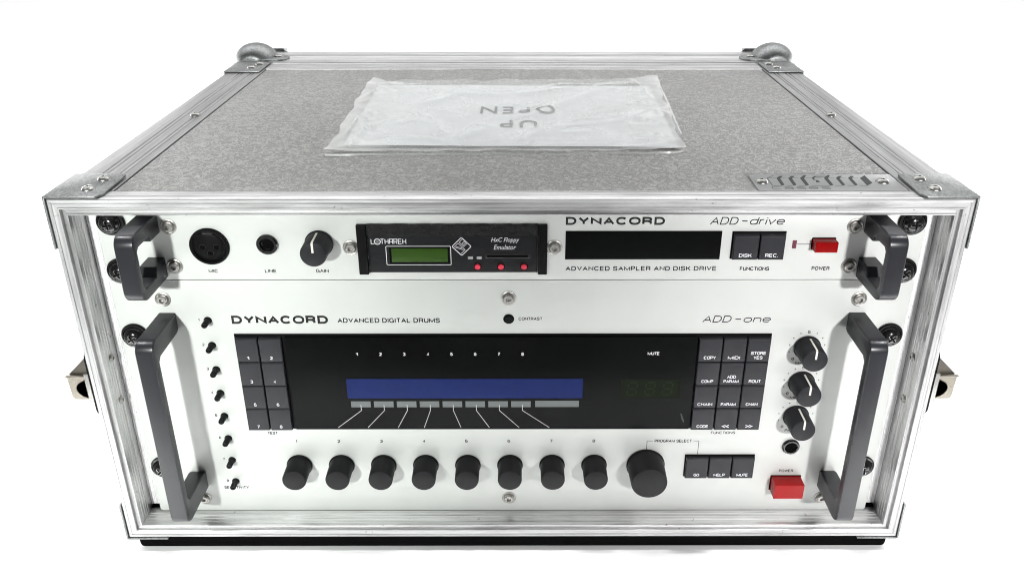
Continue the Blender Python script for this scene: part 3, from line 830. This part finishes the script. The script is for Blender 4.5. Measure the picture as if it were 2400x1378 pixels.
# slot filled with creased black tape
bm = bmesh.new()
nx, nz = 60, 6
gr = [[bm.verts.new((-85.0+100.2*i/nx, RP-0.8 - 0.5*(1-j/nz) + 0.4*noise.noise(Vector((i*0.35, j*0.9, 3))), 207.4+7.6*j/nz + 0.3*noise.noise(Vector((i*0.22, j, 9))))) for i in range(nx+1)] for j in range(nz+1)]
for j in range(nz):
    for i in range(nx): bm.faces.new((gr[j][i], gr[j][i+1], gr[j+1][i+1], gr[j+1][i]))
finish(bm, "tape_strip", TAPE, smp, (-35, RP, 211), smooth=True)
BF = on_panel(RP-0.55)
flat_mesh("display_outline", ribbon([(-73.6,188.2),(-36.6,188.2),(-36.2,188.6),(-36.2,200.0),(-36.6,200.4),(-73.9,200.4),(-74.3,200.0),(-74.3,188.6)], 0.42, True), BF, WINK, bay)
box("display_recess", -72.4, -37.0, RP-0.56, RP+0.3, 189.0, 199.6, VOID, bay, 0.1)
box("green_display", -71.2, -38.0, RP-0.62, RP+0.2, 190.1, 199.0, GREENLCD, bay, 0.1)
# logo word drawn with square strokes
def stroke_word(word, x0, z0, w, h, gap, t):
    G = {'L': [[(0,1),(0,0),(1,0)]], 'T': [[(0,1),(1,1)], [(0.5,0.93),(0.5,0)]], 'H': [[(0,1),(0,0)], [(1,1),(1,0)], [(0.12,.5),(0.88,.5)]],
         'A': [[(0,0),(0,1),(1,1),(1,0)], [(0.12,.45),(0.88,.45)]], 'R': [[(0,0),(0,1),(1,1),(1,0.5),(0.12,0.5)], [(0.6,0.42),(1,0)]],
         'E': [[(1,1),(0,1),(0,0),(1,0)], [(0.12,.5),(0.9,.5)]], 'K': [[(0,1),(0,0)], [(1,1),(0.95,0.55),(0.95,0.45),(1,0)], [(0.1,.5),(0.85,.5)]]}
    out = []; x = x0
    for ch in word:
        if ch == 'O': x += w+gap+0.4; continue
        for s_ in G[ch]: out += ribbon([(x+a*w, z0+b*h) for a, b in s_], t)
        x += w+gap
    return out
polys = stroke_word("LOTHAREK", -82.7, 202.0, 1.85, 3.0, 0.75, 0.48)
flat_mesh("lettering", polys, BF, WINK, bay)
cc = [(-79.0+1.75*math.cos(a*math.pi/10), 203.4+1.75*math.sin(a*math.pi/10)) for a in range(20)]
flat_mesh("emblem_ring", ribbon(cc, 0.55, True), BF, WINK, bay)
flat_mesh("emblem_face", [[(-79.0+1.2*math.cos(a*math.pi/6), 203.4+1.2*math.sin(a*math.pi/6)) for a in range(12)]], BF, GINK, bay)
# diskette emblem, tilted square
def dia(a, b):   # local square 0..1 x 0..1 turned 45 degrees
    return (-35.4+ (a+b)*5.65, 200.2 + (a-b)*5.9)
def dl(pts, w=0.42, closed=False): return ribbon([dia(*p) for p in pts], w, closed)
polys = dl([(0.06,0),(0.94,0),(1,0.06),(1,0.94),(0.94,1),(0.06,1),(0,0.94),(0,0.06)], 0.5, True)
flat_mesh("diskette_emblem", polys, BF, WINK, bay)
polys = dl([(0.98,0.14),(0.62,0.14),(0.62,0.62),(0.97,0.62)], 0.3) + dl([(0.92,0.36),(0.72,0.36),(0.72,0.52),(0.92,0.52)], 0.3, True)
polys += dl([(0.04,0.14),(0.5,0.14),(0.5,0.86),(0.04,0.86)], 0.3) + dl([(0.12,0.22),(0.42,0.78)], 0.3) + dl([(0.2,0.2),(0.45,0.62)], 0.25)
flat_mesh("diskette_lines", polys, BF, WINK, bay)
font_text("HxC Floppy", -12.4, 4.2, 202.3, 206.0, BF, WINK, bay, bold=0.006, shear=0.30)
font_text("Emulator", -10.9, 2.4, 198.2, 201.3, BF, WINK, bay, bold=0.006, shear=0.30)
sl = box("card_slot", -16.2, 10.7, RP-0.62, RP+0.4, 192.4, 195.9, BLKGL, bay, 0.3)
box("card_opening", -14.8, 9.4, RP-0.7, RP+0.3, 193.2, 194.6, VOID, sl, 0.1)
for a in (-26.2, -21.0): box("indicator", a, a+3.0, RP-0.62, RP+0.2, 192.0, 193.7, LEDG, bay, 0.1)
for a in (-20.5, -6.7, 7.0):
    c = lathe("button_hole", [(2.35, 0.56), (0, 0.56)], VOID, bay, (a, RP, 187.0), 26)
    lathe("red_button", [(1.75, 0.5), (1.75, 1.5), (1.5, 1.8), (0, 1.85)], REDB, bay, (a, RP, 187.2), 26)

# ------------------------------------------------------------------ drum module (lower, four units high)
drm = empty("drum_module", (0, RP, 0.2), "tall silver rack drum module with wide black display, blue strip and rows of knobs", "drum module")
pts = [(-240.0, 0.3), (240.0, 0.3), (241.3, 1.8), (241.3, 176.8), (240.5, 177.6), (-240.5, 177.6), (-241.3, 176.8), (-241.3, 1.8)]
prism("faceplate", pts, 'xz', RP, RP+3, PANEL, drm, 0.12)
box("chassis", -219, 219, RP+3.1, 300, 1, 176.5, VOID, drm, 0)
for s in (-1, 1):
    for z in (38.1, 139.7): rack_screw(s*232.6, z, drm)
    handle(s, 21.0, 155.4, -22.6, [(RP, 144.2), (10.6, 142.6), (-14.4, 142.2), (-16.8, 140.0), (-16.8, 38.2), (-14.4, 35.8), (10.6, 35.2), (RP, 33.8)], drm)
for x, z in ((-211.4, 164.8), (-2.4, 165.4), (210.2, 164.8), (-209.8, 11.2), (-2.8, 11.2), (209.8, 11.2)): cup_screw(x, z, drm)

# big display block
box("display_bezel", -171.9, 160.4, RP-0.45, RP+0.6, 69.0, 140.6, BLK, drm, 0.2)
dsp = box("display_window", -140.6, 114.4, RP-2.0, RP-0.4, 69.6, 139.2, GLASS, drm, 0.3)
DF = on_panel(RP-2.06)
lcd = box("blue_display", -105.1, 44.4, RP-2.04, RP-1.5, 93.9, 108.6, BLUELCD, dsp, 0)
for i in range(8):
    x = -103.4 + i*14.63
    flat_mesh("channel_tag", [[(x, 87.1), (x+12.5, 87.1), (x+12.5, 91.7), (x, 91.7)]], DF, GINK, dsp)
    text(str(i+1), -97.6+i*14.72, -96.0+i*14.72, 125.8, 128.2, DF, WINK, dsp, weight=0.22)
flat_mesh("channel_tag", [[(14.4, 87.2), (42.4, 87.2), (42.4, 92.0), (14.4, 92.0)]], DF, GINK, dsp)
DUST = simple("faint_dust_smear", (0.055, 0.057, 0.057), 0.7, 0.0, 0.1)
DF2 = on_panel(RP-2.13); LINEINK = simple("pale_guide_print", (0.42, 0.42, 0.43), 0.6, 0.0, 0.2)
for i in range(8):
    xa = -97.2 + i*14.77
    xb = (-113.2, -93.9, -74.3, -57.4, -33.6, -15.2, 4.1, 23.6)[i]
    flat_mesh("guide_line", ribbon([(xa, 89.0), (xa, 84.6), (xb, 71.2)], 0.42), DF2, LINEINK, dsp)
text("MUTE", 84.0, 91.6, 126.2, 128.6, DF, WINK, dsp, weight=0.22, spacing=0.85)
sg = box("segment_display", 68.6, 106.4, RP-2.05, RP-1.5, 93.6, 108.2, DIMSEG, dsp, 0)
def seg_digit(x, z, w, h, t):
    o = []
    sk = 0.12*h
    for (a, b, c, d) in ((0.12,1,0.88,1), (0.12,.5,.88,.5), (0.12,0,.88,0), (0,.92,0,.58), (1,.92,1,.58), (0,.42,0,.08), (1,.42,1,.08)):
        o += ribbon([(x+a*w+b*sk, z+b*h), (x+c*w+d*sk, z+d*h)], t)
    return o
for i in range(3): flat_mesh("segment_digit", seg_digit(72.5+i*11.2, 96.4, 5.6, 9.4, 0.9), on_panel(RP-2.1), DIMDIG, sg)
flat_mesh("scuff_mark", [[(107.9,82.2),(108.9,81.6),(110.6,76.8),(111.0,74.8),(110.2,75.2),(109.0,77.6)]], DF, DUST, dsp)

# keys
xs = (-171.5, -157.0, -142.5); zs = (139.0, 121.5, 104.0, 86.5, 69.3)
for r_ in range(4):
    for c_ in range(2): key(xs[c_], xs[c_+1], zs[r_+1], zs[r_], drm, str(r_*2+c_+1), size=2.4)
xs = (115.2, 130.2, 145.2, 160.1)
names = (("COPY", "MIDI", "STORE\nYES"), ("COMP", "ADD\nPARAM", "ROUT"), ("CHAIN", "PARAM", "CHAN"), ("CODE", "<<", ">>"))
for r_ in range(4):
    for c_ in range(3): key(xs[c_], xs[c_+1], zs[r_+1], zs[r_], drm, names[r_][c_], size=2.4)
box("key_bezel", 114.2, 160.6, RP-0.5, RP+0.6, 29.5, 47.6, BLK, drm, 0.2)
for i, l in enumerate(("GO", "HELP", "MUTE")): key(114.6+i*15.3, 114.6+(i+1)*15.3, 29.6, 46.8, drm, l, size=2.4)

text("DYNACORD", -172.0, -112.8, 147.6, 153.4, PF, INK, drm, weight=0.255, spacing=1.25)
text("ADVANCED DIGITAL DRUMS", -107.2, -44.4, 148.3, 151.7, PF, INK, drm, bold=0.002, spacing=1.1)
text("ADD-one", 116.4, 159.2, 148.4, 153.2, PF, INK, drm, weight=0.125, shear=0.24, spacing=0.85)
lathe("contrast_control", [(3.35, 0.0), (3.35, 0.35), (2.9, 0.5), (2.2, 0.4), (2.0, 0.9), (0, 0.9)], BLK, drm, (-2.3, RP, 151.0), 26)
text("CONTRAST", 3.7, 18.4, 150.0, 152.2, PF, INK, drm, bold=0.0, spacing=1.05)
text("TEST", -160.4, -153.6, 64.2, 66.3, PF, INK, drm, bold=0.004)
text("FUNCTIONS", 129.6, 145.6, 64.1, 66.3, PF, INK, drm, bold=0.004, spacing=1.05)
text("PROGRAM SELECT", 93.2, 117.9, 57.4, 59.8, PF, INK, drm, bold=0.004, spacing=1.05)
flat_mesh("bracket_line", ribbon([(92.2, 58.6), (88.3, 58.6), (88.3, 51.8)], 0.35), PF, INK, drm)
flat_mesh("bracket_line", ribbon([(118.8, 58.6), (122.4, 58.6), (122.4, 47.8)], 0.35), PF, INK, drm)
text("POWER", 178.2, 187.9, 32.7, 35.0, PF, INK, drm, bold=0.004, spacing=1.1)
for i in range(8):
    x = -142.0 + i*28.0
    knob(x, 39.3, drm, 8.25, 7.7, 15.9, KNOB, False)
    w = 1.1 if i == 0 else 1.9
    text(str(i+1), -142.3+i*27.93-w/2, -142.3+i*27.93+w/2, 57.5, 59.9, PF, INK, drm, bold=0.004)
knob(88.3, 39.3, drm, 12.5, 11.6, 18.8, KNOB, False, "program_knob")
# small trimmers
for i in range(8):
    z = 150.1 - i*17.78
    t = lathe("trimmer", [(2.5, 0), (2.5, 0.5), (2.2, 0.9), (1.95, 1.2), (1.85, 6.4), (1.6, 6.9), (0, 6.95)], KNOB, drm, (-186.5, RP, z), 24)
    box("screw_slot", -187.9, -185.1, RP-7.05, RP-6.9, z-0.28, z+0.28, VOID, t, 0)
    w = 0.9 if i == 0 else 1.5
    text(str(i+1), -191.9-w/2, -191.9+w/2, 149.6-i*17.78, 151.6-i*17.78, PF, INK, drm, bold=0.004)
text("SENSITIVITY", -195.1, -178.4, 19.2, 21.4, PF, INK, drm, bold=0.004, spacing=1.05)
# three level knobs with printed dials
for i, (x, z, l) in enumerate(((183.3, 130.6, "MASTER"), (183.3, 104.6, "MONITOR"), (183.3, 78.6, "PHONES"))):
    knob(x, z, drm, 8.15, 7.6, 16.1, KNOBG, True, "level_knob")
    dots = []
    for k in range(11):
        if k in (0, 5): continue
        a = math.radians(225-27*k)
        cx, cz = x+11.1*math.cos(a), z+11.1*math.sin(a)
        dots.append([(cx+0.42*math.cos(q*math.pi/4), cz+0.42*math.sin(q*math.pi/4)) for q in range(8)])
    d = flat_mesh("dial_marks", dots, PF, INK, drm)
    text("5", x-0.9, x+0.9, z+9.9, z+12.0, PF, INK, drm, bold=0.0)
    text("0", x-8.5, x-6.8, z-9.6, z-7.4, PF, INK, drm, bold=0.0)
    w = 1.0*len(l)
    text(l, x-5.6, x-5.6+2.05*len(l), z-12.6, z-10.5, PF, INK, drm, bold=0.004)
pj = lathe("phones_socket", [(5.7, 0), (5.7, 1.2), (5.1, 2.0), (4.2, 2.0), (3.7, 1.4), (3.5, 0.2), (0, 0.2)], BLKGL, drm, (183.3, RP, 54.2), 36)
lathe("socket_bore", [(3.9, 0.9), (3.5, 0.45), (0, 0.45)], VOID, pj, (183.3, RP, 54.2), 30)
push(173.6, 193.2, 18.2, 29.6, 9.4, drm)

# ------------------------------------------------------------------ paper sheet and plastic sleeve on the lid
RIDGES = [(2.2,[(-14,213),(34,233),(53,238)]),(3.0,[(1,151),(20,167),(71,228),(104,249)]),(2.4,[(-73,185),(-52,208),(-34,233)]),
 (2.6,[(-83,135),(-69,145),(-58,133),(-48,109)]),(2.4,[(-38,99),(-28,115),(-17,122)]),(2.6,[(23,124),(65,139),(119,167)]),(2.6,[(5,95),(12,106),(21,120)]),
 (2.2,[(75,127),(101,151),(118,155)]),(1.5,[(-43,218),(-14,213)]),(1.6,[(29,113),(58,118)])]
GATHERS = [(2.0,[(-107,82),(-99,113),(-92,131)]),(2.0,[(-112,89),(-112,124),(-107,163)]),(1.4,[(92,208),(108,201)]),(1.6,[(84,185),(109,180)]),
 (1.6,[(84,109),(108,104)]),(1.3,[(68,89),(107,99)]),(1.8,[(-115,172),(-96,158)]),(1.8,[(-118,201),(-104,233)]),(1.8,[(-115,255),(-90,241),(-72,245)]),
 (1.2,[(-121,185),(-104,196)]),(1.0,[(-97,99),(-57,95),(-14,82)]),(2.4,[(11,69),(12,82),(17,95)]),(1.8,[(-116,151),(-101,124)]),(2.0,[(98,255),(107,208)]),
 (1.4,[(90,225),(114,222)]),(1.3,[(88,160),(113,168)]),(1.4,[(80,140),(114,130)]),(1.4,[(-117,215),(-88,222)]),(1.2,[(-110,110),(-84,104)]),(1.2,[(-112,140),(-90,150)])]
def ridge(x, y, rs, w):
    h = 0
    for amp, pts in rs:
        best = 1e9; tt = 0
        n = len(pts)-1
        for k in range(n):
            ax, ay = pts[k]; bx, by = pts[k+1]
            dx, dy = bx-ax, by-ay
            t = max(0, min(1, ((x-ax)*dx+(y-ay)*dy)/(dx*dx+dy*dy)))
            d = math.hypot(x-ax-t*dx, y-ay-t*dy)
            if d < best: best = d; tt = (k+t)/n
        if best < 4*w:
            u = best/w
            h += amp*math.exp(-abs(u)**1.5)*(0.35+0.65*math.sin(math.pi*min(1, max(0, tt*0.9+0.05))))
    return h
def hgt(x, y):
    v = noise.noise(Vector((x*0.020, y*0.022, 1.3)))*1.6 + noise.noise(Vector((x*0.05+y*0.03, y*0.05, 5.1)))*0.6
    return v + ridge(x, y, RIDGES, 6.5)*1.05
def lerp(a, b, t): return a+(b-a)*t
def quad_grid(c00, c10, c11, c01, nx, ny, zf, edge=0):
    """corners front-left, front-right, back-right, back-left"""
    bm = bmesh.new(); g = []
    for j in range(ny+1):
        row = []
        for i in range(nx+1):
            s, t = i/nx, j/ny
            x = lerp(lerp(c00[0], c10[0], s), lerp(c01[0], c11[0], s), t)
            y = lerp(lerp(c00[1], c10[1], s), lerp(c01[1], c11[1], s), t)
            if edge:
                x += edge*noise.noise(Vector((t*9, 2+round(s), 0)))*(abs(s-0.5)*2)**8*3
                y += edge*noise.noise(Vector((s*9, 7+round(t), 0)))*(abs(t-0.5)*2)**8*3
            row.append(bm.verts.new((x, y, zf(x, y, s, t))))
        g.append(row)
    for j in range(ny):
        for i in range(nx): bm.faces.new((g[j][i], g[j][i+1], g[j+1][i+1], g[j+1][i]))
    return bm
ZS = ZT-0.55
def zpaper(x, y, s, t):
    e = min(1, 8*min(s, 1-s, t+0.02, 1-t))
    return ZS + 1.3 + (1.6+hgt(x, y))*0.75*e
bm = quad_grid((-112, 92), (109, 88), (114, 250), (-114, 253), 130, 96, zpaper)
pap = finish(bm, "paper_sheet", PAPER, None, (0, 165, ZS), smooth=True)
pap["label"] = "white paper sheet printed with upside down lettering inside the clear sleeve"; pap["category"] = "paper"
# lettering draped on the sheet, upside down seen from the front
def draped(body, x0, x1, y0, y1):
    cu = bpy.data.curves.new("lettering_curve", 'FONT'); cu.body = body; cu.size = 1; cu.offset = 0.006; cu.space_character = 1.25
    tmp = bpy.data.objects.new("lettering_tmp", cu); COL.objects.link(tmp); bpy.context.view_layer.update()
    me = bpy.data.meshes.new_from_object(tmp.evaluated_get(bpy.context.evaluated_depsgraph_get()))
    bpy.data.objects.remove(tmp); bpy.data.curves.remove(cu)
    bm = bmesh.new(); bm.from_mesh(me)
    bmesh.ops.subdivide_edges(bm, edges=[e for e in bm.edges if e.calc_length() > 0.15], cuts=2)
    xs_ = [v.co.x for v in bm.verts]; ys_ = [v.co.y for v in bm.verts]; ax, bx, ay, by = min(xs_), max(xs_), min(ys_), max(ys_)
    for v in bm.verts:
        x = x1 - (v.co.x-ax)/(bx-ax)*(x1-x0); y = y1 - (v.co.y-ay)/(by-ay)*(y1-y0)
        v.co = Vector((x, y, zpaper(x, y, 0.5, 0.5)+0.5))
    finish(bm, "lettering", TEXTINK, pap, ((x0+x1)/2, (y0+y1)/2, ZS+3))
draped("OPEN", -24.5, 31, 161, 178)
draped("UP", -9.5, 17, 127.5, 145)

def zsleeve(x, y, s, t):
    d = min(s*2.0, (1-s)*2.0, t*1.3, (1-t)*1.3)
    e = min(1, d*9)
    e = e*e*(3-2*e)
    ed = max(0, 1-d*14)
    wr = ridge(x, y, RIDGES, 3.0)*1.1 + ridge(x, y, GATHERS, 2.4)*1.7 + 0.25*abs(noise.noise(Vector((x*0.08, y*0.07, 8))))
    wr += 0.5*noise.noise(Vector((x*0.03, y*0.16, 3)))*math.exp(-max(0, 112-abs(x))/14)
    base = zpaper(x, y, 0.5, 0.5)
    # where the sheet ends the film drops to the lid
    inside = min(1, max(0, (y-84)/10))*min(1, max(0, (256-y)/10))
    z = lerp(ZS+0.9, base+0.9, inside) + (wr+0.5)*e + ed*(1.6+1.2*noise.noise(Vector((x*0.06, y*0.06, 2))))
    return max(z, ZS+0.25)
bm = quad_grid((-118, 76), (110, 80), (122, 272), (-123, 264), 150, 110, zsleeve, 1.0)
# pulled corners
for v in bm.verts:
    for cx, cy, dx, dy, rr in ((-118, 76, -3, -2, 12), (121, 271, 3, 6, 12), (-123, 264, 2, 5, 10), (113, 80, 3, 2, 10)):
        r = math.hypot(v.co.x-cx, v.co.y-cy); k = math.exp(-(r/rr)**2)
        v.co.x += dx*k; v.co.y += dy*k; v.co.z += 1.5*k
slv = finish(bm, "plastic_sleeve", FILM, None, (0, 172, ZS), smooth=True)
slv["label"] = "crumpled clear plastic sleeve lying flat on the grey top of the case"; slv["category"] = "plastic sleeve"
# sealed rim of the sleeve
rim_pts = [(-120, 74), (-60, 75.5), (0, 76.5), (12, 74), (60, 77.5), (105, 78.5), (111, 82), (114, 95), (116, 140), (119.5, 200), (122, 255), (124, 276), (117, 279), (100, 272)]
bm = bmesh.new(); prev = None
dense = []
for a, b in zip(rim_pts, rim_pts[1:]):
    n = max(2, int(math.dist(a, b)/5))
    for k in range(n): dense.append((lerp(a[0], b[0], k/n), lerp(a[1], b[1], k/n)))
rb = []
for i, (x, y) in enumerate(dense):
    j = min(i+1, len(dense)-1); k = max(i-1, 0)
    d = Vector((dense[j][0]-dense[k][0], dense[j][1]-dense[k][1])).normalized(); nrm = Vector((-d.y, d.x))
    w = 0.45 + 0.5*noise.noise(Vector((x*0.1, y*0.1, 0))) + (1.5 if x > 115 else 0)
    z = ZS+0.5+0.5*noise.noise(Vector((x*0.15, y*0.15, 4)))+(0.8 if x > 112 else 0.0)
    rb.append([bm.verts.new((x+nrm.x*w, y+nrm.y*w, z-0.3)), bm.verts.new((x, y, z+1.0)), bm.verts.new((x-nrm.x*w, y-nrm.y*w, z-0.2))])
for a, b in zip(rb, rb[1:]):
    for k in range(2): bm.faces.new((a[k], a[k+1], b[k+1], b[k]))
finish(bm, "rim_fold", FILM, slv, (0, 172, ZS), smooth=True)
